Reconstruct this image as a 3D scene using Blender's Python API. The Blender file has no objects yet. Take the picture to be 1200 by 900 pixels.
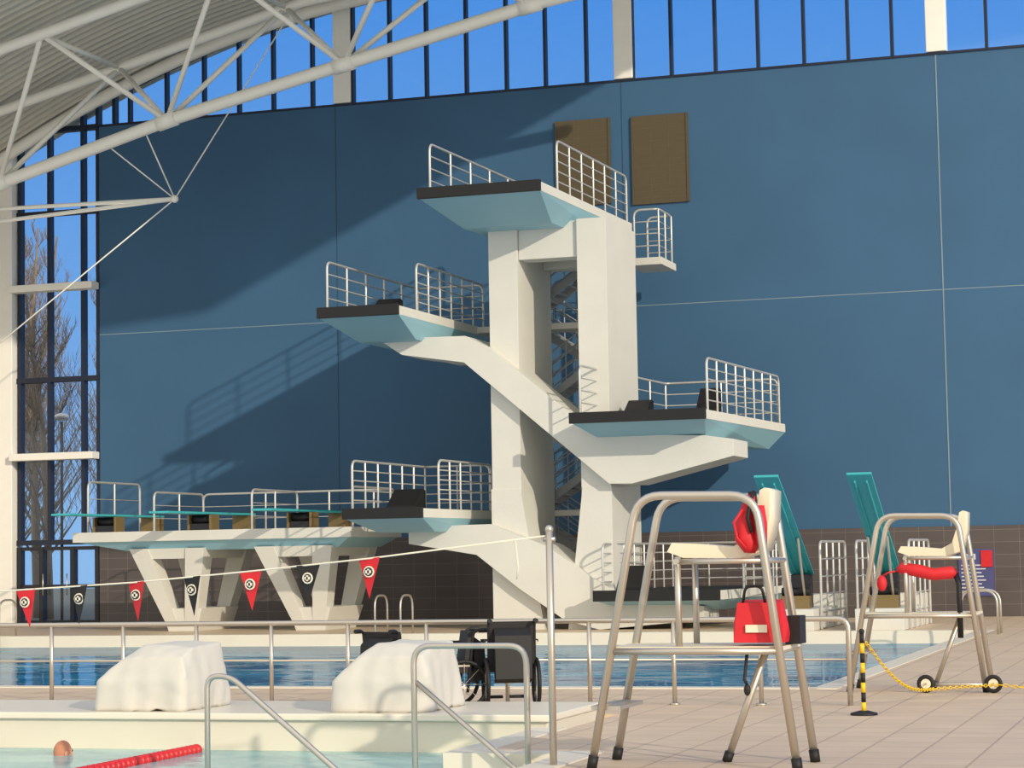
import bpy, bmesh, math, random
from mathutils import Vector, Matrix, noise
random.seed(7)
scn=bpy.context.scene
scn.view_settings.view_transform='Standard'

# ------------------------------------------------------------------ materials
def lin(c):
    c=c/255.0
    return c/12.92 if c<=0.04045 else ((c+0.055)/1.055)**2.4
def rgb(r,g,b): return (lin(r),lin(g),lin(b),1)
def mat(name,col,rough=0.5,metal=0.0,var=0.08,scale=3.0,bump=0.0,bscale=40.0):
    m=bpy.data.materials.new(name); m.use_nodes=True
    nt=m.node_tree; b=nt.nodes['Principled BSDF']
    b.inputs['Roughness'].default_value=rough; b.inputs['Metallic'].default_value=metal
    tc=nt.nodes.new('ShaderNodeTexCoord')
    n=nt.nodes.new('ShaderNodeTexNoise'); n.inputs['Scale'].default_value=scale; n.inputs['Detail'].default_value=5
    nt.links.new(tc.outputs['Object'],n.inputs['Vector'])
    mx=nt.nodes.new('ShaderNodeMix'); mx.data_type='RGBA'
    c=rgb(*col)
    mx.inputs[6].default_value=tuple(max(0,v*(1-var)) for v in c[:3])+(1,)
    mx.inputs[7].default_value=tuple(min(1,v*(1+var)) for v in c[:3])+(1,)
    nt.links.new(n.outputs['Fac'],mx.inputs[0]); nt.links.new(mx.outputs[2],b.inputs['Base Color'])
    if bump>0:
        n2=nt.nodes.new('ShaderNodeTexNoise'); n2.inputs['Scale'].default_value=bscale
        nt.links.new(tc.outputs['Object'],n2.inputs['Vector'])
        bp=nt.nodes.new('ShaderNodeBump'); bp.inputs['Strength'].default_value=bump; bp.inputs['Distance'].default_value=0.02
        nt.links.new(n2.outputs['Fac'],bp.inputs['Height']); nt.links.new(bp.outputs['Normal'],b.inputs['Normal'])
    return m
def tilemat(name,c1,c2,grout,w,h,rough,axes='XY',mortar=0.012,offset=0.0,mul=0.35):
    m=bpy.data.materials.new(name); m.use_nodes=True
    nt=m.node_tree; b=nt.nodes['Principled BSDF']; b.inputs['Roughness'].default_value=rough
    tc=nt.nodes.new('ShaderNodeTexCoord'); sp=nt.nodes.new('ShaderNodeSeparateXYZ'); cb=nt.nodes.new('ShaderNodeCombineXYZ')
    nt.links.new(tc.outputs['Object'],sp.inputs[0])
    nt.links.new(sp.outputs[axes[0]],cb.inputs['X']); nt.links.new(sp.outputs[axes[1]],cb.inputs['Y'])
    br=nt.nodes.new('ShaderNodeTexBrick'); br.offset=offset
    br.inputs['Color1'].default_value=rgb(*c1); br.inputs['Color2'].default_value=rgb(*c2); br.inputs['Mortar'].default_value=rgb(*grout)
    br.inputs['Scale'].default_value=1.0; br.inputs['Brick Width'].default_value=w; br.inputs['Row Height'].default_value=h
    br.inputs['Mortar Size'].default_value=mortar; br.inputs['Mortar Smooth'].default_value=0.2
    nt.links.new(cb.outputs[0],br.inputs['Vector'])
    nz=nt.nodes.new('ShaderNodeTexNoise'); nz.inputs['Scale'].default_value=1.3; nz.inputs['Detail'].default_value=6
    nt.links.new(tc.outputs['Object'],nz.inputs['Vector'])
    mx=nt.nodes.new('ShaderNodeMix'); mx.data_type='RGBA'; mx.blend_type='MULTIPLY'; mx.inputs[0].default_value=mul
    nt.links.new(br.outputs['Color'],mx.inputs[6]); nt.links.new(nz.outputs['Fac'],mx.inputs[7])
    nt.links.new(mx.outputs[2],b.inputs['Base Color'])
    return m
def watermat(name,deep,shallow,scale,strength,refl=0.5,dist=0.05):
    m=bpy.data.materials.new(name); m.use_nodes=True
    nt=m.node_tree; nt.nodes.clear(); L=nt.links.new
    out=nt.nodes.new('ShaderNodeOutputMaterial'); mix=nt.nodes.new('ShaderNodeMixShader')
    df=nt.nodes.new('ShaderNodeBsdfDiffuse'); gs=nt.nodes.new('ShaderNodeBsdfGlossy'); gs.inputs['Roughness'].default_value=0.05
    tc=nt.nodes.new('ShaderNodeTexCoord')
    mp=nt.nodes.new('ShaderNodeMapping'); mp.inputs['Scale'].default_value=(0.6,1.0,1)
    L(tc.outputs['Object'],mp.inputs[0])
    n=nt.nodes.new('ShaderNodeTexNoise'); n.inputs['Scale'].default_value=scale; n.inputs['Detail'].default_value=3
    L(mp.outputs[0],n.inputs['Vector'])
    mx=nt.nodes.new('ShaderNodeMix'); mx.data_type='RGBA'
    mx.inputs[6].default_value=rgb(*deep); mx.inputs[7].default_value=rgb(*shallow)
    n2=nt.nodes.new('ShaderNodeTexNoise'); n2.inputs['Scale'].default_value=scale*0.6; n2.inputs['Detail'].default_value=5
    L(mp.outputs[0],n2.inputs['Vector'])
    cr=nt.nodes.new('ShaderNodeMapRange'); cr.inputs[1].default_value=0.35; cr.inputs[2].default_value=0.65
    L(n2.outputs['Fac'],cr.inputs[0]); L(cr.outputs[0],mx.inputs[0]); L(mx.outputs[2],df.inputs['Color'])
    bp=nt.nodes.new('ShaderNodeBump'); bp.inputs['Strength'].default_value=strength; bp.inputs['Distance'].default_value=dist
    L(n.outputs['Fac'],bp.inputs['Height']); L(bp.outputs['Normal'],gs.inputs['Normal'])
    fr=nt.nodes.new('ShaderNodeFresnel'); fr.inputs['IOR'].default_value=1.33; L(bp.outputs['Normal'],fr.inputs['Normal'])
    mu=nt.nodes.new('ShaderNodeMath'); mu.operation='MULTIPLY'; mu.inputs[1].default_value=refl; L(fr.outputs[0],mu.inputs[0])
    L(mu.outputs[0],mix.inputs[0]); L(df.outputs[0],mix.inputs[1]); L(gs.outputs[0],mix.inputs[2]); L(mix.outputs[0],out.inputs[0])
    return m

M={}
M['blue']=mat('blue_wall_paint',(57,98,134),0.75,0,0.16,0.4)
M['bluejoint']=mat('blue_joint',(42,72,100),0.8)
M['paleline']=mat('pale_joint',(130,150,162),0.7)
M['white']=mat('tower_white_concrete',(214,213,206),0.65,0,0.08,1.2,0.15,30)
M['under']=mat('soffit_pool_bounce_tint',(150,196,212),0.55,0,0.05,1.0)  # blue light bounced off the pool, put into the underside colour
M['steelwhite']=mat('cream_painted_steel',(244,242,234),0.45,0,0.04)
M['black']=mat('black_rubber',(20,19,21),0.6,0,0.2)
M['steel']=mat('stainless_steel',(200,192,180),0.36,0.8,0.05)
M['rail']=mat('satin_steel_rail',(200,200,198),0.4,0.4,0.05)
M['stairgrey']=mat('grey_stair_steel',(160,163,165),0.5,0.2,0.05)
M['mull']=mat('navy_mullion',(26,34,54),0.5)
M['dark']=mat('dark_frame',(34,34,42),0.5)
M['teal']=mat('teal_springboard',(62,176,184),0.5,0,0.06)
M['brass']=mat('brass_fulcrum',(128,108,70),0.4,0.2)
M['cream']=mat('cream_plastic',(230,221,196),0.4,0,0.03)
M['red']=mat('red_fabric',(205,30,42),0.6,0,0.12,12)
M['redpl']=mat('red_plastic',(200,25,35),0.35,0,0.05)
M['cloth']=mat('grey_white_cover_cloth',(204,201,193),0.85,0,0.05,3)
M['plinth']=mat('plinth_tile',(220,213,196),0.45,0,0.04,2)
M['coping']=mat('coping_tile',(226,219,203),0.4,0,0.05,2)
M['vent']=mat('olive_vent_panel',(88,78,58),0.7,0,0.08,6)
M['ventbar']=mat('olive_vent_bar',(104,93,70),0.7)
M['tile']=tilemat('brown_wall_tile',(98,89,88),(91,83,83),(128,119,115),0.6,0.3,0.35,'XZ',0.006)
M['floor']=tilemat('deck_floor_tile',(228,204,176),(220,197,169),(190,167,145),0.5,0.5,0.5,'XY',0.012,0,0.25)
M['ceil']=mat('corrugated_metal_deck',(204,201,190),0.5,0.1,0.06)
M['yellow']=mat('yellow_plastic',(235,195,30),0.45)
M['skin']=mat('skin',(215,150,125),0.5,0,0.05,10)
M['hair']=mat('short_hair',(185,125,98),0.8,0,0.2,40)
M['sign']=mat('indigo_sign',(74,78,128),0.5)
M['signtxt']=mat('sign_print',(205,205,215),0.6)
M['bark']=mat('bark',(142,124,108),0.9,0,0.2,5)
M['ground']=mat('winter_ground',(96,98,84),0.9,0,0.2,0.5)
M['lampglow']=mat('street_lamp_glass',(250,240,225),0.3)
M['water1']=watermat('diving_pool_water',(16,100,152),(56,152,196),1.1,0.4,0.5,0.06)
M['water2']=watermat('swimming_pool_water',(90,172,186),(166,220,220),2.6,0.5,0.55)
g=bpy.data.materials.new('window_glass'); g.use_nodes=True
nt=g.node_tree; nt.nodes.clear()
o_=nt.nodes.new('ShaderNodeOutputMaterial'); mi_=nt.nodes.new('ShaderNodeMixShader'); tr=nt.nodes.new('ShaderNodeBsdfTransparent'); gl=nt.nodes.new('ShaderNodeBsdfGlossy')
gl.inputs['Roughness'].default_value=0.05; mi_.inputs[0].default_value=0.03; tr.inputs[0].default_value=(0.93,0.97,1,1)
nt.links.new(tr.outputs[0],mi_.inputs[1]); nt.links.new(gl.outputs[0],mi_.inputs[2]); nt.links.new(mi_.outputs[0],o_.inputs[0])
M['glass']=g

# ------------------------------------------------------------------ builder
class B:
    def __init__(s,name): s.n=name; s.bm=bmesh.new(); s.m=[]
    def mi(s,k):
        if k not in s.m: s.m.append(k)
        return s.m.index(k)
    def faces(s,vs,fs,k,smooth=False):
        i=s.mi(k); V=[s.bm.verts.new(v) for v in vs]; out=[]
        for f in fs:
            try:
                F=s.bm.faces.new([V[j] for j in f]); F.material_index=i; F.smooth=smooth; out.append(F)
            except ValueError: pass
        return V,out
    def box(s,x0,x1,y0,y1,z0,z1,k):
        vs=[(x,y,z) for z in (z0,z1) for y in (y0,y1) for x in (x0,x1)]
        s.faces(vs,[(0,2,3,1),(4,5,7,6),(0,1,5,4),(2,6,7,3),(0,4,6,2),(1,3,7,5)],k)
    def prism(s,pts,ax,a0,a1,k,smooth=False):
        def P(p,a):
            if ax=='y': return (p[0],a,p[1])
            if ax=='x': return (a,p[0],p[1])
            return (p[0],p[1],a)
        n=len(pts); vs=[P(p,a0) for p in pts]+[P(p,a1) for p in pts]
        i=s.mi(k); V=[s.bm.verts.new(v) for v in vs]
        fs=[[V[j] for j in range(n)],[V[n+j] for j in reversed(range(n))]]
        for j in range(n): fs.append([V[j],V[(j+1)%n],V[n+(j+1)%n],V[n+j]])
        for q,f in enumerate(fs):
            F=s.bm.faces.new(f); F.material_index=i; F.smooth=smooth and q>1
        bmesh.ops.recalc_face_normals(s.bm,faces=list({f for v in V for f in v.link_faces}))
    def hull(s,pts,k,smooth=False):
        tb=bmesh.new()
        for p in pts: tb.verts.new(p)
        bmesh.ops.convex_hull(tb,input=tb.verts[:])
        tb.verts.ensure_lookup_table(); tb.verts.index_update()
        vs=[v.co.copy() for v in tb.verts]; fs=[[v.index for v in f.verts] for f in tb.faces]
        tb.free(); s.faces(vs,fs,k,smooth)
    def tube(s,pts,r,k,n=8,closed=False):
        P=[Vector(p) for p in pts]; m=len(P); i=s.mi(k); rings=[]
        rr=r if isinstance(r,(list,tuple)) else [r]*m
        t0=(P[1]-P[0]).normalized(); up=Vector((0,0,1)) if abs(t0.z)<0.9 else Vector((1,0,0))
        nrm=t0.cross(up).normalized()
        for j in range(m):
            if closed: t=(P[(j+1)%m]-P[j-1]).normalized()
            elif j==0: t=t0
            elif j==m-1: t=(P[j]-P[j-1]).normalized()
            else: t=((P[j+1]-P[j]).normalized()+(P[j]-P[j-1]).normalized()).normalized()
            nrm=(nrm-t*nrm.dot(t)).normalized(); bn=t.cross(nrm)
            rings.append([s.bm.verts.new(P[j]+(nrm*math.cos(2*math.pi*q/n)+bn*math.sin(2*math.pi*q/n))*rr[j]) for q in range(n)])
        rng=range(m) if closed else range(m-1)
        for j in rng:
            a=rings[j]; b=rings[(j+1)%m]
            for q in range(n):
                F=s.bm.faces.new([a[q],a[(q+1)%n],b[(q+1)%n],b[q]]); F.material_index=i; F.smooth=True
        if not closed:
            F=s.bm.faces.new(list(reversed(rings[0]))); F.material_index=i
            F=s.bm.faces.new(rings[-1]); F.material_index=i
    def ball(s,c,r,k,seg=16,sc=(1,1,1)):
        i=s.mi(k)
        res=bmesh.ops.create_uvsphere(s.bm,u_segments=seg,v_segments=seg//2+2,radius=r,matrix=Matrix.Translation(c)@Matrix.Diagonal((*sc,1)))
        for v in res['verts']:
            for f in v.link_faces: f.material_index=i; f.smooth=True
        return res['verts']
    def done(s,bevel=0,loc=None,rot=0,scale=1,recalc=True):
        if recalc: bmesh.ops.recalc_face_normals(s.bm,faces=s.bm.faces[:])
        me=bpy.data.meshes.new(s.n); s.bm.to_mesh(me); s.bm.free()
        for k in s.m: me.materials.append(M[k])
        ob=bpy.data.objects.new(s.n,me); scn.collection.objects.link(ob)
        if loc is not None: ob.location=loc
        ob.rotation_euler[2]=rot; ob.scale=(scale,)*3
        if bevel>0:
            b=ob.modifiers.new('bevel','BEVEL'); b.width=bevel; b.segments=2; b.limit_method='ANGLE'; b.angle_limit=math.radians(40)
        return ob
def fillet(pts,rad,n=5):
    P=[Vector(p) for p in pts]; out=[P[0]]
    for j in range(1,len(P)-1):
        a=(P[j-1]-P[j]); b=(P[j+1]-P[j]); r=min(rad,a.length*0.48,b.length*0.48)
        p0=P[j]+a.normalized()*r; p2=P[j]+b.normalized()*r
        for q in range(n+1):
            t=q/n; out.append(p0*(1-t)**2+P[j]*2*t*(1-t)+p2*t*t)
    out.append(P[-1]); return out
def rail(b,pts,h=1.1,bars=4,k='rail',sp=1.15,r=0.03,rad=0.18,r2=0.018):
    P=[Vector(p) for p in pts]; up=Vector((0,0,h))
    b.tube(fillet([P[0]]+[p+up for p in P]+[P[-1]],rad),r,k,8)
    for q in range(1,bars):
        z=Vector((0,0,h*q/bars)); b.tube([p+z for p in P],r2,k,6)
    for j in range(len(P)-1):
        d=P[j+1]-P[j]; n=max(1,round(d.length/sp))
        for q in range(0 if j>0 else 1,n):
            p=P[j]+d*q/n; b.tube([p,p+up],r*0.85,k,6)

# ------------------------------------------------------------------ room shell
WY=54.2
def roofz(x):
    u=x+26.11
    if u>5: return 15.91+1.45-0.475+0.10*(u-5)
    return 15.91+0.29*u-0.019*u*u
b=B('wall_back')
b.box(-29.66,6,WY,WY+0.4,2.2,13.87,'blue'); b.box(-42,-32.8,WY,WY+0.4,2.2,13.87,'blue')
b.box(-29.66,6,WY-0.05,WY+0.4,0,2.2,'tile'); b.box(-42,-32.85,WY-0.05,WY+0.4,0,2.2,'tile')
for x in (-22.5,-14.5): b.box(x-0.012,x+0.012,WY-0.004,WY,2.2,13.87,'bluejoint')
b.box(-6.435,-6.405,WY-0.01,WY,2.2,13.87,'paleline')
b.box(-29.66,6,WY-0.004,WY,8.0,8.02,'paleline')
wallb=b.done()
b=B('trim_wall_cap'); b.box(-29.66,6,WY-0.03,WY+0.42,13.87,13.93,'mull'); b.done()
b=B('wall_vent')
for x0,x1,z0,z1 in ((-16.25,-14.84,10.7,12.95),(-14.2,-12.77,10.62,12.92)):
    b.box(x0,x1,WY-0.06,WY-0.001,z0,z1,'vent')
    for q in (0.333,0.667): b.box(x0+(x1-x0)*q-0.006,x0+(x1-x0)*q+0.006,WY-0.066,WY-0.06,z0,z1,'ventbar')
    for q in range(1,14): b.box(x0,x1,WY-0.064,WY-0.06,z0+(z1-z0)*q/14-0.004,z0+(z1-z0)*q/14+0.004,'ventbar')
    b.box(x0-0.03,x0+0.02,WY-0.08,WY,z0,z1,'vent'); b.box(x1-0.02,x1+0.03,WY-0.08,WY,z0,z1,'vent')
b.done()
for i,x in enumerate((-32.54,-22.30,-14.43,-6.40,1.5)):
    b=B('trim_column'); z0=13.95 if i else 0; z1=roofz(x)
    y0=WY-0.02 if i else WY-0.25
    b.box(x-0.25,x+0.25,y0,WY+0.35,z0,z1,'steelwhite'); b.done(0.02)
mx=[-28.75,-27.61,-26.46,-25.40,-24.37,-23.21,-22.02,-20.95,-19.9,-18.77,-17.65,-16.57,-15.45,-14.2,-13.17,-12.01,-10.90,-9.72,-8.6,-7.5,-6.2,-5.18,-4.05,-2.9,-1.8,-0.7,0.45,1.7,2.7,3.8,4.9]
b=B('window_1')
for x in mx: b.box(x-0.035,x+0.035,WY+0.05,WY+0.25,13.9,roofz(x),'mull')
for j in range(len(mx)-1):
    x0,x1=mx[j],mx[j+1]
    b.prism([(x0,roofz(x0)-0.12),(x1,roofz(x1)-0.12),(x1,roofz(x1)),(x0,roofz(x0))],'y',WY+0.05,WY+0.25,'mull')
    b.prism([(x0,13.95),(x1,13.95),(x1,roofz(x1)),(x0,roofz(x0))],'y',WY+0.14,WY+0.16,'glass')
b.done()
b=B('window_2')
for x in (-32.2,-31.26,-30.2,-29.72,-29.2): b.box(x-0.05,x+0.05,WY,WY+0.22,2.2 if x<-29.5 else 13.95,roofz(x),'mull')
for z in (11.53,6.82,2.27,13.9): b.box(-32.28,-29.67,WY-0.02,WY+0.22,z-0.07,z+0.07,'mull')
b.prism([(-32.28,2.2),(-29.67,2.2),(-29.67,roofz(-29.66)),(-32.28,roofz(-32.3))],'y',WY+0.1,WY+0.12,'glass')
b.done()
b=B('trim_window_ledge')
for z in (9.28,4.55): b.box(-32.28,-29.66,WY-0.45,WY-0.03,z,z+0.2,'steelwhite')
b.done(0.02)
b=B('door_1')
for x in (-32.2,-31.5,-30.53,-29.76): b.box(x-0.06,x+0.06,WY-0.03,WY+0.2,0.01,2.15,'dark')
for z in (0.01,1.0,2.05): b.box(-32.2,-29.76,WY,WY+0.15,z,z+0.1,'dark')
b.box(-32.2,-29.76,WY+0.08,WY+0.1,0.01,2.1,'glass')
for x in (-31.4,-30.65): b.tube([(x,WY-0.1,0.8),(x,WY-0.1,1.4)],0.02,'steel')
b.done()
b=B('ceiling')
xs=[-42+i*1.0 for i in range(38)]; ys=[]; y=36.0
while y<55.2: ys+= [(y,0),(y+0.12,0),(y+0.16,0.09),(y+0.28,0.09)]; y+=0.32
V=[[b.bm.verts.new((x,yy,roofz(x)+dz)) for (yy,dz) in ys] for x in xs]; i=b.mi('ceil')
for p in range(len(xs)-1):
    for q in range(len(ys)-1):
        F=b.bm.faces.new([V[p][q],V[p+1][q],V[p+1][q+1],V[p][q+1]]); F.material_index=i
b.done(recalc=False)
def interp(tab,x):
    for (x0,z0),(x1,z1) in zip(tab,tab[1:]):
        if x<=x1 or (x1,z1)==tab[-1]: return z0+(z1-z0)*(x-x0)/(x1-x0)
top=[(-38,11.6),(-30.88,13.82),(-26.3,14.93),(-21.9,15.98),(-14,16.7)]
bot=[(-38,9.2),(-29.67,11.46),(-24.8,12.74),(-14.9,14.82),(-10,15.5)]
b=B('roof_truss')
X=[-38+i*1.0 for i in range(25)]
b.tube([(x,47,interp(top,x)) for x in X],0.14,'steelwhite',12)
b.tube([(x,51,interp(top,x)) for x in X],0.14,'steelwhite',12)
b.tube([(x,49,interp(bot,x)) for x in X+[-13,-12,-11,-10]],0.165,'steelwhite',12)
nx=-34.5
while nx<-14:
    pb=(nx,49,interp(bot,nx))
    for yy in (47,51):
        for dx in (-2.4,2.4):
            if -38<nx+dx<-14: b.tube([pb,(nx+dx,yy,interp(top,nx+dx))],0.07,'steelwhite',8)
    if nx+2.4<-14: b.tube([(nx+2.4,47,interp(top,nx+2.4)),(nx+2.4,51,interp(top,nx+2.4))],0.065,'steelwhite',8)
    b.tube([(nx-0.25,49,interp(bot,nx-0.25)),(nx+0.25,49,interp(bot,nx+0.25))],0.2,'steelwhite',12)
    nx+=4.8
b.done()
b=B('roof_edge_beam')
b.tube([(x,53.7,roofz(x)-0.22) for x in X],0.17,'steelwhite',10)
for yy in (41.5,44.5): b.tube([(x,yy,roofz(x)-0.15) for x in X],0.1,'steelwhite',8)
b.done()
b=B('suspended_roof_tie')
nd=Vector((-25.2,50,10.9))
b.tube([nd,(-34.5,50,11.05)],0.055,'steelwhite'); b.tube([nd,(-34.5,50,10.45)],0.055,'steelwhite')
for p in ((-25.55,49,12.55),(-26.65,49,12.27),(-33.0,50,5.6),(-22.3,51,15.8)): b.tube([nd,p],0.018,'steelwhite',6)
b.ball(nd,0.1,'steelwhite',10)
b.done()

# floor, pools
ZW=-0.25; w=0.3
PX0,PX1,PY0,PY1=-31.0,-4.9,27.0,45.2
b=B('floor')
for r in ((-42,12,PY1+w,WY+0.4),(-42,PX0-w,PY0-w,PY1+w),(PX1+w,12,PY0-w,PY1+w),(-42,-6.4,22.52,PY0-w),(-6.2,12,18.2,22.52),(-6.4,12,22.52,PY0-w),(-5.15,12,-6,18.2)):
    b.box(r[0],r[1],r[2],r[3],-0.3,0,'floor')
b.done()
b=B('diving_pool_coping')
b.box(PX0-w,PX1+w,PY1,PY1+w,-0.28,0.012,'coping'); b.box(PX0-w,PX1+w,PY0-w,PY0,-0.28,0.012,'coping')
b.box(PX1,PX1+w,PY0,PY1,-0.28,0.012,'coping'); b.box(PX0-w,PX0,PY0,PY1,-0.28,0.012,'coping')
b.done()
b=B('swimming_pool_coping')
b.box(-6.2,-5.15,17.9,18.2,-0.3,0.012,'coping'); b.box(-5.45,-5.15,-6,17.9,-0.3,0.012,'coping'); b.box(-6.5,-6.2,17.9,20.6,-0.3,0.012,'coping')
b.done()
b=B('diving_pool_water'); b.faces([(PX0,PY0,ZW),(PX1,PY0,ZW),(PX1,PY1,ZW),(PX0,PY1,ZW)],[(0,1,2,3)],'water1'); b.done()
b=B('swimming_pool_water')
b.faces([(-42,-6,ZW),(-5.45,-6,ZW),(-5.45,17.9,ZW),(-6.5,17.9,ZW),(-6.5,20.75,ZW),(-42,20.75,ZW)],[(0,1,2,3,4,5)],'water2'); b.done()
b=B('starting_plinth')
b.box(-42,-6.42,20.7,22.5,-0.6,0.06,'plinth'); b.box(-42,-6.38,20.64,22.51,0.06,0.13,'coping'); b.done(0.015)

# ------------------------------------------------------------------ diving tower
b=B('diving_tower')
SY0,SY1=47.5,50.1
b.box(-15.95,-15.26,SY0,SY1,0,9.3,'white'); b.box(-13.83,-13.14,SY0,SY1,0,9.3,'white')
b.hull([(x,y,z) for y in (SY0-0.02,SY0+0.9) for x,z in ((-15.97,0),(-14.75,0),(-15.28,3.2),(-15.97,3.2))],'white')
b.hull([(x,y,z) for y in (SY0-0.02,SY0+0.9) for x,z in ((-13.12,0),(-14.2,0),(-13.8,3.2),(-13.12,3.2))],'white')
b.box(-15.25,-13.84,SY0+0.1,SY0+0.7,8.45,9.28,'white'); b.box(-15.25,-13.84,SY1-0.6,SY1-0.02,8.45,9.28,'white')
def platform(x0,x1,y0,y1,z,drop=0.62,inx=0.35,iny=2.0,edge=0.2,sk=0.0):
    C4=[(x0,y0),(x1,y0),(x0+sk,y1),(x1+sk,y1)]
    b.hull([(x,y,zz) for x,y in C4 for zz in (z,z-edge)],'white')
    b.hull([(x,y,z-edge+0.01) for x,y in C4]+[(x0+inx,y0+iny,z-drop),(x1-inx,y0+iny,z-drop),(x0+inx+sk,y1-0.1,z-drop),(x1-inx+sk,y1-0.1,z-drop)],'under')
    b.box(x0-0.02,x1+0.02,y0-0.05,y0+0.06,z-edge-0.01,z+0.03,'black')
    b.hull([(x,y,zz) for x,y in ((x0+.1,y0+.05),(x1-.1,y0+.05),(x0+.1+sk,y1-.2),(x1-.1+sk,y1-.2)) for zz in (z-0.01,z+0.015)],'black')
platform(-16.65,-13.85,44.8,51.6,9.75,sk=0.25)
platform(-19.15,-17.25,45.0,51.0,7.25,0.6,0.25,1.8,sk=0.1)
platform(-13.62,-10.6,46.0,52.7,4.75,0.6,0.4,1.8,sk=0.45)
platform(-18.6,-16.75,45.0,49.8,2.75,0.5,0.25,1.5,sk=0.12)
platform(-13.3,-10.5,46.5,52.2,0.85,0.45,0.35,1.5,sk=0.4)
b.prism([(-18.6,6.75),(-16.45,6.72),(-15.87,6.42),(-13.38,4.36),(-10.9,4.25),(-10.25,4.15),(-10.25,3.78),(-12.57,3.23),(-13.10,3.24),(-16.49,6.11),(-18.0,6.35)],'y',47.2,48.7,'white')
b.prism([(-17.9,2.38),(-15.94,2.40),(-14.63,1.90),(-12.9,0.72),(-11,0.5),(-11,0.2),(-13.4,0.0),(-14.2,0.22),(-15.25,0.93),(-16.26,1.71),(-17.9,1.99)],'y',47.2,48.7,'white')
b.box(-17.6,-15.6,49.2,50.05,6.3,6.75,'white'); b.box(-16.9,-15.6,49.0,49.7,2.0,2.4,'white')
b.box(-17.3,-13.5,50.15,51.0,7.08,7.23,'white'); b.box(-16.8,-13.6,50.15,50.6,2.6,2.74,'white'); b.box(-14.2,-13.62,50.15,51.6,4.6,4.74,'white')
b.box(-13.75,-12.9,51.7,53.2,8.72,8.9,'white')
z=0.0; d=1; lane=0
while z<8.4:
    y0,y1=(50.4,51.25) if lane==0 else (51.45,52.35)
    xa,xb=(-16.2,-14.4) if d>0 else (-14.4,-16.2)
    n=7; dz=1.22
    for s_ in range(n):
        xx=xa+(xb-xa)*(s_+0.5)/n; zz=z+dz*(s_+1)/n
        b.box(xx-0.14,xx+0.14,y0,y1,zz-0.04,zz,'stairgrey')
    for yy in (y0,y1):
        b.prism([(xa,z-0.05),(xb,z+dz-0.05),(xb,z+dz+0.18),(xa,z+0.18)],'y',yy-0.03,yy+0.03,'stairgrey')
        for h in (0.5,0.8,1.1): b.tube([(xa,yy,z+h),(xb,yy,z+dz+h)],0.02,'stairgrey',6)
        for q in range(4):
            xx=xa+(xb-xa)*q/3; zz=z+dz*q/3; b.tube([(xx,yy,zz),(xx,yy,zz+1.1)],0.02,'stairgrey',6)
    b.box(min(xb,xb+0.5*d),max(xb,xb+0.5*d),50.4,52.35,z+dz-0.1,z+dz,'stairgrey')
    z+=dz; d=-d; lane=1-lane
b.box(-16.85,-16.7,52.35,52.5,0,9.5,'stairgrey'); b.box(-14.1,-13.95,52.35,52.5,0,9.0,'stairgrey')
rail(b,[(-16.55,45.3,9.75),(-16.3,51.5,9.75)]); rail(b,[(-13.9,46.3,9.75),(-13.7,51.5,9.75)],1.15,5,sp=0.85)
rail(b,[(-13.6,51.8,8.9),(-12.98,51.8,8.9),(-12.98,53.1,8.9),(-13.6,53.1,8.9)],1.2,4,sp=0.7)
rail(b,[(-19.05,45.3,7.25),(-18.95,50.9,7.25),(-17.25,50.9,7.25)]); rail(b,[(-17.32,46.4,7.25),(-17.25,50.9,7.25)],1.1,5,sp=0.8)
rail(b,[(-13.5,46.4,4.75),(-13.1,52.6,4.75),(-10.3,52.6,4.75)]); rail(b,[(-10.65,46.5,4.75),(-10.25,52.5,4.75)],1.15,5,sp=0.75)
rail(b,[(-18.5,45.3,2.75),(-18.4,49.7,2.75),(-16.75,49.7,2.75)],1.1,5,sp=0.8); rail(b,[(-16.82,46.3,2.75),(-16.72,49.7,2.75)],1.1,5,sp=0.75)
rail(b,[(-13.2,46.9,0.85),(-12.9,52.1,0.85),(-10.2,52.1,0.85)],1.05,5,sp=0.8); rail(b,[(-10.4,48.6,0.85),(-10.2,52.1,0.85)],1.05,5,sp=0.8)
tower=b.done(0.012)
def mat_wedge(x,y,z,w=0.55,h=0.35):
    b=B('platform_foam_wedge')
    b.prism([(y-0.35,z),(y+0.35,z),(y+0.35,z+h),(y+0.2,z+h+0.04),(y-0.3,z+0.08)],'x',x-w/2,x+w/2,'black'); b.tube([(x-w*0.3,y+0.37,z+h*0.6),(x,y+0.42,z+h*0.75),(x+w*0.3,y+0.37,z+h*0.6)],0.015,'black',6)
    b.done(0.03)
mat_wedge(-18.25,46.9,7.267); mat_wedge(-12.6,48.0,4.767); mat_wedge(-10.95,47.9,4.767,0.45,0.55); mat_wedge(-17.65,46.4,2.767,0.7,0.42); mat_wedge(-12.8,48.0,0.867,0.6,0.5)

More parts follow.
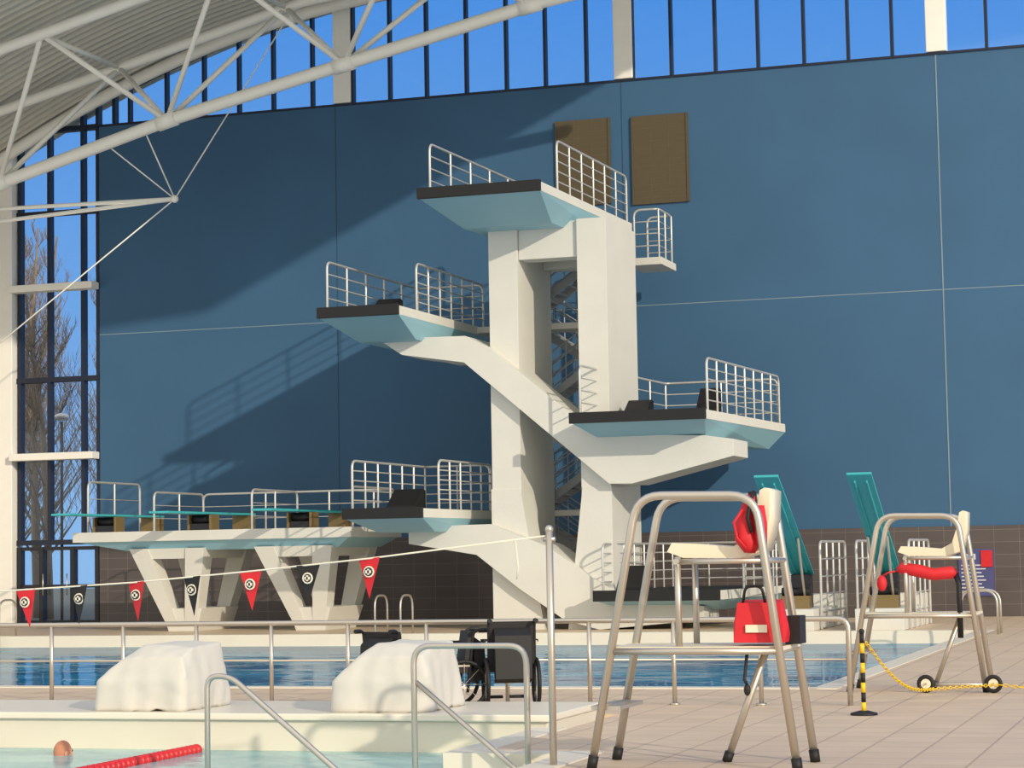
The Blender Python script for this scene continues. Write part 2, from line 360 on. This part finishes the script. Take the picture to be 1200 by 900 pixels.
# ------------------------------------------------------------------ springboard stage (left)
b=B('springboard_stage')
x0,x1,y0,y1=-26.75,-19.45,47.5,50.8
b.hull([(x,y,zz) for x in (x0,x1) for y in (y0,y1) for zz in (2.42,2.18)],'white')
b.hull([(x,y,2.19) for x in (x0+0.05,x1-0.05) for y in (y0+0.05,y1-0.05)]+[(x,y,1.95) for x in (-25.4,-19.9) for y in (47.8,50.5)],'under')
for tx0,tx1,bx0,bx1 in ((-25.3,-23.3,-24.45,-23.75),(-22.0,-20.0,-21.1,-20.4)):
    ty0,ty1,by0,by1=47.65,50.6,48.1,50.0
    for (tx,bx) in ((tx0,bx0),(tx1,bx1)):
        for (ty,by) in ((ty0,by0),(ty1,by1)):
            sx=1 if tx==tx0 else -1; sy=1 if ty==ty0 else -1
            b.hull([(tx,ty,2.0),(tx+sx*0.5,ty,2.0),(tx,ty+sy*0.5,2.0),(tx+sx*0.5,ty+sy*0.5,2.0),
                    (bx,by,0.0),(bx+sx*0.3,by,0.0),(bx,by+sy*0.4,0.0),(bx+sx*0.3,by+sy*0.4,0.0)],'white')
    b.hull([(tx0+0.03,y,2.0) for y in (ty0+.03,ty1-.03)]+[(tx1-.03,y,2.0) for y in (ty0+.03,ty1-.03)]+[(tx0+.12,y,1.75) for y in (ty0+.1,ty1-.1)]+[(tx1-.12,y,1.75) for y in (ty0+.1,ty1-.1)],'white')
    b.hull([(x,y,0) for x in (bx0-.02,bx1+.02) for y in (by0-.02,by1+.02)]+[(x,y,0.55) for x in (bx0-.2,bx1+.2) for y in (by0-.08,by1+.1)],'white')
for xr,h in ((-26.6,1.25),(-24.8,0.95),(-22.2,0.95),(-19.6,0.95)):
    rail(b,[(xr,48.0,2.42),(xr,50.7,2.42)],h,3,sp=1.4,r2=0.012)
rail(b,[(-24.8,50.7,2.42),(-19.6,50.7,2.42)],0.95,3,sp=1.7,r2=0.012)
b.done(0.012)
for x in (-26.0,-23.45,-20.85):
    b=B('springboard')
    b.box(x-0.25,x+0.25,45.6,50.4,2.80,2.85,'teal')
    b.box(x-0.26,x+0.26,47.75,48.1,2.425,2.58,'dark'); b.tube([(x-0.25,47.92,2.68),(x+0.25,47.92,2.68)],0.11,'black',12)
    b.box(x-0.32,x-0.26,47.7,48.15,2.425,2.79,'brass'); b.box(x+0.26,x+0.32,47.7,48.15,2.425,2.79,'brass')
    b.box(x-0.26,x+0.26,50.1,50.35,2.425,2.80,'brass')
    b.done(0.008)
for x in (-8.8,-6.93):
    b=B('raised_springboard')
    b.hull([(x+sx*0.25,43.5,3.16+dz) for sx in (-1,1) for dz in (0,0.05)]+[(x+sx*0.25,47.2,1.15+dz) for sx in (-1,1) for dz in (0,0.05)],'teal')
    for q in (-0.12,0.12): b.hull([(x+q+a_,43.7,zz) for a_ in (-0.015,0.015) for zz in (3.0,3.07)]+[(x+q+a_,47.0,zz) for a_ in (-0.015,0.015) for zz in (1.2,1.27)],'teal')
    b.box(x-0.5,x+0.5,45.6,49.6,0.005,0.45,'white'); b.box(x-0.3,x+0.3,46.2,46.6,0.45,0.72,'brass'); b.tube([(x-0.3,46.4,0.8),(x+0.3,46.4,0.8)],0.1,'black',10)
    b.box(x-0.22,x+0.22,47.0,47.2,0.45,1.16,'dark'); b.box(x-0.5,x+0.5,48.6,49.6,0.45,0.7,'white')
    b.tube([(x-0.2,46.3,0.7),(x-0.2,45.7,1.95)],0.03,'steel'); b.tube([(x+0.2,46.3,0.7),(x+0.2,45.7,1.95)],0.03,'steel')
    for xr in (x-0.55,x+0.55): rail(b,[(xr,46.3,0.01),(xr,49.5,0.01)],1.85,5,sp=0.8)
    b.done(0.01)

# ------------------------------------------------------------------ poolside railing & ladders
b=B('poolside_railing')
RY=23.95; xs=[-3.98-0.98*i for i in range(34)]
b.tube(fillet([(xs[0],RY,0),(xs[0],RY,0.94),(xs[-1],RY,0.94)],0.12),0.03,'steel')
b.tube([(xs[0],RY,0.5),(xs[-1],RY,0.5)],0.014,'steel',6)
for x in xs[1:]: b.tube([(x,RY,0),(x,RY,0.94)],0.026,'steel'); b.tube([(x,RY,0),(x,RY,0.02)],0.06,'steel',10)
b.done()
def ladder(x,y,rot=0):
    b=B('pool_ladder')
    for s_ in (-0.3,0.3):
        b.tube(fillet([(0.6,s_,-0.02),(0.6,s_,0.85),(-0.15,s_,0.85),(-0.15,s_,-0.8)],0.28,7),0.024,'steel')
    for z in (-0.35,-0.65): b.box(-0.2,-0.1,-0.3,0.3,z-0.02,z+0.02,'steel')
    b.done(loc=(x,y,0),rot=rot)
ladder(-17.6,45.2,math.pi/2); ladder(-4.9,43.6,0); ladder(-27.6,45.2,math.pi/2)
b=B('pool_step_handrail')
b.tube(fillet([(-8.78,18.0,-0.9),(-8.78,18.0,0.66),(-8.55,18.0,0.66),(-7.3,18.0,-0.35),(-7.0,18.0,-0.9)],0.14,6),0.026,'steel',10); b.done()
b=B('pool_step_handrail')
b.tube(fillet([(-6.72,17.8,-0.9),(-6.72,17.8,0.93),(-5.70,17.8,0.93),(-5.70,17.8,-0.9)],0.16,6),0.026,'steel',10)
b.tube([(-6.70,17.8,0.62),(-5.80,17.8,-0.12),(-5.72,17.8,-0.2)],0.022,'steel',10)
b.done()
# ------------------------------------------------------------------ backstroke flags
b=B('backstroke_flag_line')
ctrl=[(-15.6,1.85),(-14,1.62),(-12.5,1.49),(-11.3,1.45),(-10.29,1.46),(-8.98,1.52),(-7.88,1.60),(-6.8,1.69),(-5.23,1.85)]
b.tube([(x,17,z) for x,z in ctrl],0.008,'coping',6)
for x in (-5.23,-15.6):
    z0=0.013 if x>-10 else -0.6
    b.tube([(x,17,z0),(x,17,1.9)],0.03,'steel',12); b.ball((x,17,1.9),0.036,'steel',10)
    b.tube([(x-0.05,17,1.82),(x+0.05,17,1.82)],0.02,'steel',8)
x=-6.80; k=0
while x>-15:
    z=interp(ctrl,x); c='red' if k%2==0 else 'black'; tw=random.uniform(-0.05,0.05)
    w=0.1; h=0.33; ti=random.uniform(-0.03,0.03)
    b.hull([(x-w,17-tw,z-0.005),(x+w,17+tw,z+0.01),(x+0.01+ti,17.02,z-h),(x-w,17.006-tw,z-0.005),(x+w,17.006+tw,z+0.01),(x+0.01+ti,17.026,z-h)],c)
    ring=[(x+0.042*math.cos(t*math.pi/6),16.985-tw*0.2,z-0.11+0.042*math.sin(t*math.pi/6)) for t in range(12)]
    b.tube([(x,16.98,z-0.11),(x,16.99,z-0.11)],0.036,'dark',12)
    b.tube(ring,0.008,'coping',5,closed=True)
    b.box(x-0.024,x+0.024,16.97,16.98,z-0.122,z-0.098,'coping'); b.box(x-0.008,x+0.008,16.97,16.98,z-0.134,z-0.086,'coping')
    x-=0.53 if k%2 else 0.55; k+=1
b.tube([(-5.52,17,1.82),(-5.50,17,1.6),(-5.51,17,1.5)],0.008,'coping',5)
b.done()
def lane(x,y0,y1):
    b=B('lane_rope'); b.tube([(x,y0,ZW+0.02),(x,y1,ZW+0.02)],0.012,'coping',6)
    y=y0
    while y<y1-0.1:
        b.tube([(x,y+dy,ZW+0.02) for dy in (0,0.015,0.06,0.085)],[0.03,0.062,0.062,0.03],'redpl',14); y+=0.1
    b.done()
lane(-10.1,12,20.6); lane(-12.62,12,20.6); lane(-15.1,12,20.6)

# ------------------------------------------------------------------ lifeguard chairs
def guard_chair(loc,s=1.0,wheels=False):
    b=B('lifeguard_chair'); W=0.75
    prof=[(0,0),(0.42,2.15),(1.37,2.13),(1.65,0)]
    for y in (0,W):
        b.tube(fillet([(p[0],y,p[1]) for p in prof],0.2,6),0.034,'steel',12)
        for fx in (0,1.65): b.tube([(fx,y,0.0),(fx+(0.02 if fx==0 else -0.012),y,0.1)],0.042,'black',12)
        b.tube([(0.18,y,0.92),(1.53,y,0.92)],0.028,'steel',10)
        b.tube([(0.72,y*0.8+0.07,0.95),(0.72,y*0.8+0.07,1.66)],0.026,'steel',10)
        b.tube([(0.72,y*0.8+0.07,1.62),(1.46,y,1.62)],0.022,'steel',8)
    for (x,z) in ((0.18,0.92),(1.53,0.92),(0.72,1.62),(1.44,1.62),(0.10,0.48),(1.2,0.92)): b.tube([(x,0,z),(x,W,z)],0.024,'steel',8)
    b.box(0.16,1.56,0.02,W-0.02,0.925,0.955,'cream'); b.box(0.0,0.24,0.02,W-0.02,0.46,0.49,'steel')
    b.tube([(1.3,W*0.9,0.92),(0.95,W*0.9,0.02)],0.03,'steel',10); b.tube([(0.97,W*0.9,0.08),(0.94,W*0.9,0.0)],0.04,'black',10)
    seat=[(0.62,1.70),(0.66,1.77),(0.9,1.755),(1.15,1.73),(1.28,1.80),(1.35,2.0),(1.38,2.17),(1.42,2.19),(1.46,2.17),(1.45,1.95),(1.38,1.70),(1.2,1.64),(0.75,1.65)]
    b.prism(seat,'y',0.14,W-0.14,'cream',True)
    if not wheels:
        b.tube([(1.33,0.06,2.13),(1.31,0.07,2.07),(1.29,0.08,2.0),(1.27,0.09,1.9),(1.27,0.09,1.80),(1.31,0.09,1.74),(1.36,0.1,1.71)],[0.03,0.05,0.06,0.08,0.09,0.08,0.04],'red',12)
        b.tube([(1.40,0.06,2.05),(1.40,0.06,1.9),(1.39,0.08,1.74)],[0.03,0.05,0.05],'red',10)
        b.tube([(1.36,0.03,2.16),(1.33,0.0,2.08),(1.31,-0.01,1.95),(1.34,0.0,1.84)],0.016,'black',8); b.tube([(1.27,0.0,2.02),(1.20,-0.01,1.92),(1.22,0.0,1.80),(1.29,0.0,1.72)],0.012,'red',6)
        b.tube([(1.33,0.1,2.16),(1.33,0.1,2.08)],0.035,'black',10)
        b.hull([(1.15+dx,0.1+dy,0.96+dz) for dx,dy,dz in ((0,0,0.02),(0.40,0,0.02),(0,0.3,0.02),(0.40,0.3,0.02),(0.03,0.03,0.33),(0.37,0.03,0.33),(0.05,0.27,0.35),(0.35,0.27,0.35),(-0.02,0.1,0.15),(0.42,0.1,0.15))],'red')
        b.box(1.25,1.42,0.085,0.1,1.06,1.12,'cream'); b.tube(fillet([(1.22,0.15,1.28),(1.25,0.12,1.42),(1.38,0.12,1.42),(1.40,0.15,1.28)],0.05),0.012,'black',6)
        b.tube([(1.27,0.05,0.94),(1.25,0.0,0.7),(1.27,0,0.66)],0.014,'black',6); b.ball((1.27,0,0.62),0.035,'black',10,(0.8,0.6,1.3))
        b.hull([(1.52+dx,0.3+dy,0.96+dz) for dx in (0,0.12) for dy in (0,0.25) for dz in (0,0.22)],'black')
    else:
        b.tube([(0.62,0.1,1.47),(0.68,0.1,1.50),(0.9,0.1,1.46),(1.05,0.1,1.42),(1.27,0.1,1.44),(1.33,0.1,1.42)],[0.04,0.075,0.08,0.075,0.08,0.04],'red',12)
        b.ball((0.42,0.1,1.32),0.07,'red',12,(0.9,0.8,1.4)); b.tube([(0.42,0.1,1.4),(0.5,0.1,1.45),(0.62,0.1,1.47)],0.012,'red',6); b.tube([(1.32,0.1,1.42),(1.36,0.05,1.3),(1.36,0.05,0.65)],0.035,'black',8)
        b.tube([(0.95,-0.12,0.1),(1.75,-0.12,0.1)],0.025,'steel',8)
        for x in (0.95,1.75):
            ring=[(x+0.085*math.cos(t*math.pi/10),-0.15,0.11+0.085*math.sin(t*math.pi/10)) for t in range(20)]
            b.tube(ring,0.025,'black',8,closed=True); b.tube([(x,-0.17,0.11),(x,-0.13,0.11)],0.06,'cream',12); b.tube([(x,-0.2,0.11),(x,0.1,0.11)],0.015,'steel',8)
    return b.done(loc=loc,scale=s)
guard_chair((-4.87,16.85,0)); guard_chair((-4.36,26.2,0),0.97,True)

# ------------------------------------------------------------------ covered starting blocks
def cover(x,sd):
    b=B('covered_starting_block'); tb=bmesh.new()
    for p in [(-0.55,-0.05,0.0),(0.5,-0.05,0.0),(0.55,1.1,0.0),(-0.5,1.1,0.0),(-0.54,-0.02,0.30),(-0.30,0.08,0.53),(-0.14,0.3,0.68),(0.44,0.06,0.57),(0.46,0.3,0.66),(0.48,0.98,0.69),(-0.12,0.98,0.69),(-0.47,0.98,0.45),(0.52,-0.03,0.32)]: tb.verts.new(p)
    bmesh.ops.convex_hull(tb,input=tb.verts[:]); bmesh.ops.triangulate(tb,faces=tb.faces[:])
    for it in range(4):
        bmesh.ops.subdivide_edges(tb,edges=tb.edges[:],cuts=1,use_grid_fill=True)
        if it==3: bmesh.ops.smooth_vert(tb,verts=tb.verts[:],factor=0.6,use_axis_x=True,use_axis_y=True,use_axis_z=True)
    bmesh.ops.smooth_vert(tb,verts=tb.verts[:],factor=0.5,use_axis_x=True,use_axis_y=True,use_axis_z=True)
    tb.normal_update()
    for v in tb.verts:
        h=max(0.0,1-v.co.z/0.7); ang=math.atan2(v.co.y-0.5,v.co.x)
        v.co+=v.normal*(0.016*h*math.sin(ang*13+sd+2*noise.noise(v.co*3))+0.022*noise.noise(v.co*2.4+Vector((sd,0,0)))+0.016*abs(noise.noise(v.co*5+Vector((0,sd,0)))))
        if v.co.z<0.02: v.co.z=0.0
    tb.verts.index_update()
    vs=[v.co.copy() for v in tb.verts]; fs=[[v.index for v in f.verts] for f in tb.faces]; tb.free()
    b.faces(vs,fs,'cloth',True); b.done(loc=(x,20.85,0.131))
cover(-10.93,1.0); cover(-8.25,4.2)

# ------------------------------------------------------------------ wheelchairs
def wheelchair(x,y,rot,tall=0.95,s=1.0):
    b=B('wheelchair')
    for sx in (-0.28,0.28):
        ring=[(sx,0.08+0.26*math.cos(t*math.pi/12),0.29+0.26*math.sin(t*math.pi/12)) for t in range(24)]
        b.tube(ring,0.024,'black',8,closed=True)
        for t in range(8): b.tube([(sx,0.08,0.29),(sx,0.08+0.26*math.cos(t*math.pi/4),0.29+0.26*math.sin(t*math.pi/4))],0.004,'steel',4)
        ring=[(sx*0.85,-0.34+0.06*math.cos(t*math.pi/6),0.076+0.06*math.sin(t*math.pi/6)) for t in range(12)]
        b.tube(ring,0.014,'black',6,closed=True)
        b.tube(fillet([(sx*0.9,-0.44,0.12),(sx*0.9,-0.36,0.5),(sx*0.9,0.15,0.5)],0.05),0.018,'steel',8)
        b.tube(fillet([(sx*0.9,0.12,0.2),(sx*0.9,0.2,tall),(sx*0.9,0.34,tall)],0.06),0.018,'black',8); b.tube([(sx*0.9,0.26,tall),(sx*0.9,0.36,tall)],0.026,'black',8)
        b.tube(fillet([(sx*0.95,-0.3,0.48),(sx*0.95,-0.28,0.74),(sx*0.95,0.18,0.74)],0.12),0.022,'steel',8); b.box(sx*0.95-0.035,sx*0.95+0.035,-0.22,0.14,0.74,0.77,'black')
        b.box(sx*0.5-0.1,sx*0.5+0.1,-0.47,-0.36,0.10,0.13,'black')
    b.box(-0.25,0.25,-0.30,0.16,0.42,0.56,'black'); b.hull([(s1*0.25,yy,z) for s1 in (-1,1) for (yy,z) in ((0.08,0.5),(0.17,0.5),(0.14,tall-0.01),(0.21,tall-0.01))],'black')
    b.hull([(s1*0.2,yy,z) for s1 in (-1,1) for (yy,z) in ((0.2,0.3),(0.36,0.35),(0.22,tall-0.08),(0.33,tall-0.16))],'black')
    b.done(0.01,loc=(x,y,0),rot=rot,scale=s)
wheelchair(-9.0,23.12,math.radians(165),0.92,0.95); wheelchair(-8.27,23.14,math.radians(-60),0.9,0.97); wheelchair(-7.6,23.14,math.radians(-155),0.98,1.0)

# ------------------------------------------------------------------ post, chain, sign
b=B('striped_barrier_post')
px,py=-3.62,22.6
for i in range(8): b.tube([(px,py,0.03+i*0.1),(px,py,0.13+i*0.1)],0.024,'black' if i%2 else 'yellow',10)
b.tube([(px,py,0),(px,py,0.02),(px,py,0.045)],[0.14,0.14,0.05],'black',16); b.ball((px,py,0.85),0.03,'black',10); b.done()
b=B('yellow_barrier_chain')
A=[Vector((px+0.03,py+0.05,0.74)),Vector((-3.2,24.9,0.12)),Vector((-2.6,26.0,0.1)),Vector((-1.0,26.3,0.45)),Vector((1.5,26.4,0.9))]
L=[]
for i in range(len(A)-1):
    n=int((A[i+1]-A[i]).length/0.055)
    for q in range(n):
        t=q/n; p=A[i].lerp(A[i+1],t); p.z-=0.18*math.sin(math.pi*t)*(1 if i!=1 else 0.0); L.append(p)
for i in range(len(L)-1):
    p=L[i]; d=(L[i+1]-p).normalized(); u=d.cross(Vector((0,0,1))).normalized() if i%2 else d.cross(Vector((0,0,1))).cross(d).normalized()
    c=(p+L[i+1])/2; c.z=max(c.z,0.03)
    b.tube([c+d*0.035*math.cos(t*math.pi/3)+u*0.018*math.sin(t*math.pi/3) for t in range(6)],0.006,'yellow',4,closed=True)
b.done()
b=B('pool_rules_sign')
b.box(-6.26,-5.42,WY-0.09,WY-0.055,0.5,1.64,'sign'); b.box(-6.2,-5.85,WY-0.095,WY-0.09,1.38,1.52,'signtxt')
for i in range(8): b.box(-6.2,-5.62-0.05*(i%3),WY-0.095,WY-0.09,0.60+i*0.09,0.63+i*0.09,'signtxt')
b.box(-5.72,-5.45,WY-0.12,WY-0.09,1.2,1.6,'red'); b.done()

# ------------------------------------------------------------------ swimmer
b=B('head')
hx,hy,hz=-11.36,19.96,ZW+0.03
vs=b.ball((0,0,0),0.1,'skin',24,(0.82,0.98,1.2))
for v in vs:
    x,y,z=v.co
    if z<0: v.co.x*=1-0.25*(-z/0.12); v.co.y*=1-0.12*(-z/0.12)
    if z>-0.01 and y>-0.045:
        for f in v.link_faces: f.material_index=b.mi('hair')
b.ball((0,-0.1,-0.02),0.016,'skin',8,(0.8,1.2,1.6))
for s_ in (-1,1):
    b.ball((s_*0.083,0.005,-0.01),0.026,'skin',10,(0.4,0.8,1.2)); b.ball((s_*0.033,-0.09,0.01),0.011,'black',8); b.ball((s_*0.033,-0.086,0.028),0.014,'hair',8,(1.6,0.6,0.4))
b.ball((0,-0.088,-0.06),0.018,'redpl',8,(1.5,0.5,0.4))
hd=b.done()
me=bpy.data.meshes.new('body')
pts=[(0,0.75,-0.42),(0,0.42,-0.30),(0,0.12,-0.20),(0,0.03,-0.10),(0.19,0.16,-0.19),(0.34,-0.1,-0.28),(0.2,-0.34,-0.24),(-0.19,0.16,-0.19),(-0.34,-0.1,-0.28),(-0.2,-0.34,-0.24),(0.1,1.15,-0.42),(-0.1,1.15,-0.5),(0.12,1.55,-0.48),(-0.12,1.55,-0.4)]
ed=[(0,1),(1,2),(2,3),(2,4),(4,5),(5,6),(2,7),(7,8),(8,9),(0,10),(10,12),(0,11),(11,13)]
me.from_pydata(pts,ed,[]); body=bpy.data.objects.new('body',me); scn.collection.objects.link(body)
sk=body.modifiers.new('skin','SKIN'); rads=[0.14,0.13,0.12,0.055,0.065,0.045,0.03,0.065,0.045,0.03,0.08,0.08,0.05,0.05]
for i,r_ in enumerate(rads): me.skin_vertices[0].data[i].radius=(r_,r_*0.8)
me.skin_vertices[0].data[0].use_root=True
body.modifiers.new('sub','SUBSURF').levels=2; me.materials.append(M['skin'])
emp=bpy.data.objects.new('swimmer',None); scn.collection.objects.link(emp)
body.parent=emp; hd.parent=emp; emp.location=(hx,hy,hz); emp.rotation_euler[2]=math.radians(150)

# ------------------------------------------------------------------ outside
b=B('outside_ground'); b.box(-90,20,WY+0.5,140,-0.4,-0.15,'ground'); b.done()
def tree(x,y,h,seed):
    random.seed(seed); b=B('bare_poplar_tree')
    def br(p,d,l,r,lev):
        q=p; n=4; pts=[p]; rs=[r]
        for i in range(n):
            d=(d+Vector((random.uniform(-.12,.12),random.uniform(-.12,.12),0.12))).normalized(); q=q+d*l/n; pts.append(q); rs.append(r*(1-0.8*(i+1)/n))
        b.tube(pts,rs,'bark',4 if lev else 6)
        if lev<3:
            m=(28,7,5)[lev]
            for i in range(m):
                t=0.12+0.86*(i+random.random())/m; k=min(n-1,int(t*n)); pp=pts[k].lerp(pts[k+1],t*n-k)
                a=random.uniform(0,6.28); sp=0.75 if lev==0 else 0.6
                dd=Vector((math.cos(a)*sp,math.sin(a)*sp,0.8)).normalized()
                br(pp,dd,l*(0.28*(1.15-t) if lev==0 else 0.45),max(0.01,rs[k]*0.32),lev+1)
    br(Vector((x,y,-0.2)),Vector((0,0,1)),h,h*0.012,0); b.done()
tree(-38.5,66,13.5,1); tree(-40.5,67.5,12.5,2); tree(-42.5,73,15,3); tree(-44.5,74,15,5); tree(-39.5,72,13,6); tree(-36.9,64,12.5,9)
b=B('street_lamp')
b.tube([(-35.3,62,-0.2),(-35.3,62,6.2)],0.05,'dark',8); b.ball((-35.3,62,6.35),0.24,'lampglow',14,(1,1,0.5)); b.done()

# ------------------------------------------------------------------ lights / world
sd=Vector((-1.17,1.0,-0.55)).normalized()
sl=bpy.data.lights.new('low_sun','SUN'); sl.energy=2.6; sl.color=(1.0,0.87,0.68); sl.angle=math.radians(0.65)
so=bpy.data.objects.new('low_sun',sl); scn.collection.objects.link(so); so.rotation_euler=sd.to_track_quat('-Z','Y').to_euler()
w=bpy.data.worlds.new('sky'); scn.world=w; w.use_nodes=True; nt=w.node_tree
bg=nt.nodes['Background']; tc=nt.nodes.new('ShaderNodeTexCoord'); sp=nt.nodes.new('ShaderNodeSeparateXYZ')
nt.links.new(tc.outputs['Generated'],sp.inputs[0])
r1=nt.nodes.new('ShaderNodeMapRange'); r1.inputs[1].default_value=0.0; r1.inputs[2].default_value=0.30
nt.links.new(sp.outputs['Z'],r1.inputs[0])
m1=nt.nodes.new('ShaderNodeMix'); m1.data_type='RGBA'; m1.inputs[6].default_value=rgb(140,188,236); m1.inputs[7].default_value=rgb(64,142,230)
nt.links.new(r1.outputs[0],m1.inputs[0])
r2=nt.nodes.new('ShaderNodeMapRange'); r2.inputs[1].default_value=-0.1; r2.inputs[2].default_value=0.5
nt.links.new(sp.outputs['Y'],r2.inputs[0])
m2=nt.nodes.new('ShaderNodeMix'); m2.data_type='RGBA'; m2.inputs[6].default_value=(1.12,1.07,0.97,1)
nt.links.new(r2.outputs[0],m2.inputs[0]); nt.links.new(m1.outputs[2],m2.inputs[7]); nt.links.new(m2.outputs[2],bg.inputs[0])
bg.inputs[1].default_value=1.0

# ------------------------------------------------------------------ camera
a=math.radians(18);p=math.atan(200/2567);r=0.018
F0=Vector((-math.sin(a),math.cos(a),0));Z=Vector((0,0,1));R0=Vector((math.cos(a),math.sin(a),0))
F=F0*math.cos(p)+Z*math.sin(p);U0=-F0*math.sin(p)+Z*math.cos(p)
R=R0*math.cos(r)-U0*math.sin(r);U=U0*math.cos(r)+R0*math.sin(r)
cd=bpy.data.cameras.new('camera'); cd.sensor_width=36; cd.lens=36*2567/1200; cd.clip_end=500
co=bpy.data.objects.new('camera',cd); scn.collection.objects.link(co)
mw=Matrix(((R.x,U.x,-F.x,0),(R.y,U.y,-F.y,0),(R.z,U.z,-F.z,1.7),(0,0,0,1))); co.matrix_world=mw
scn.camera=co
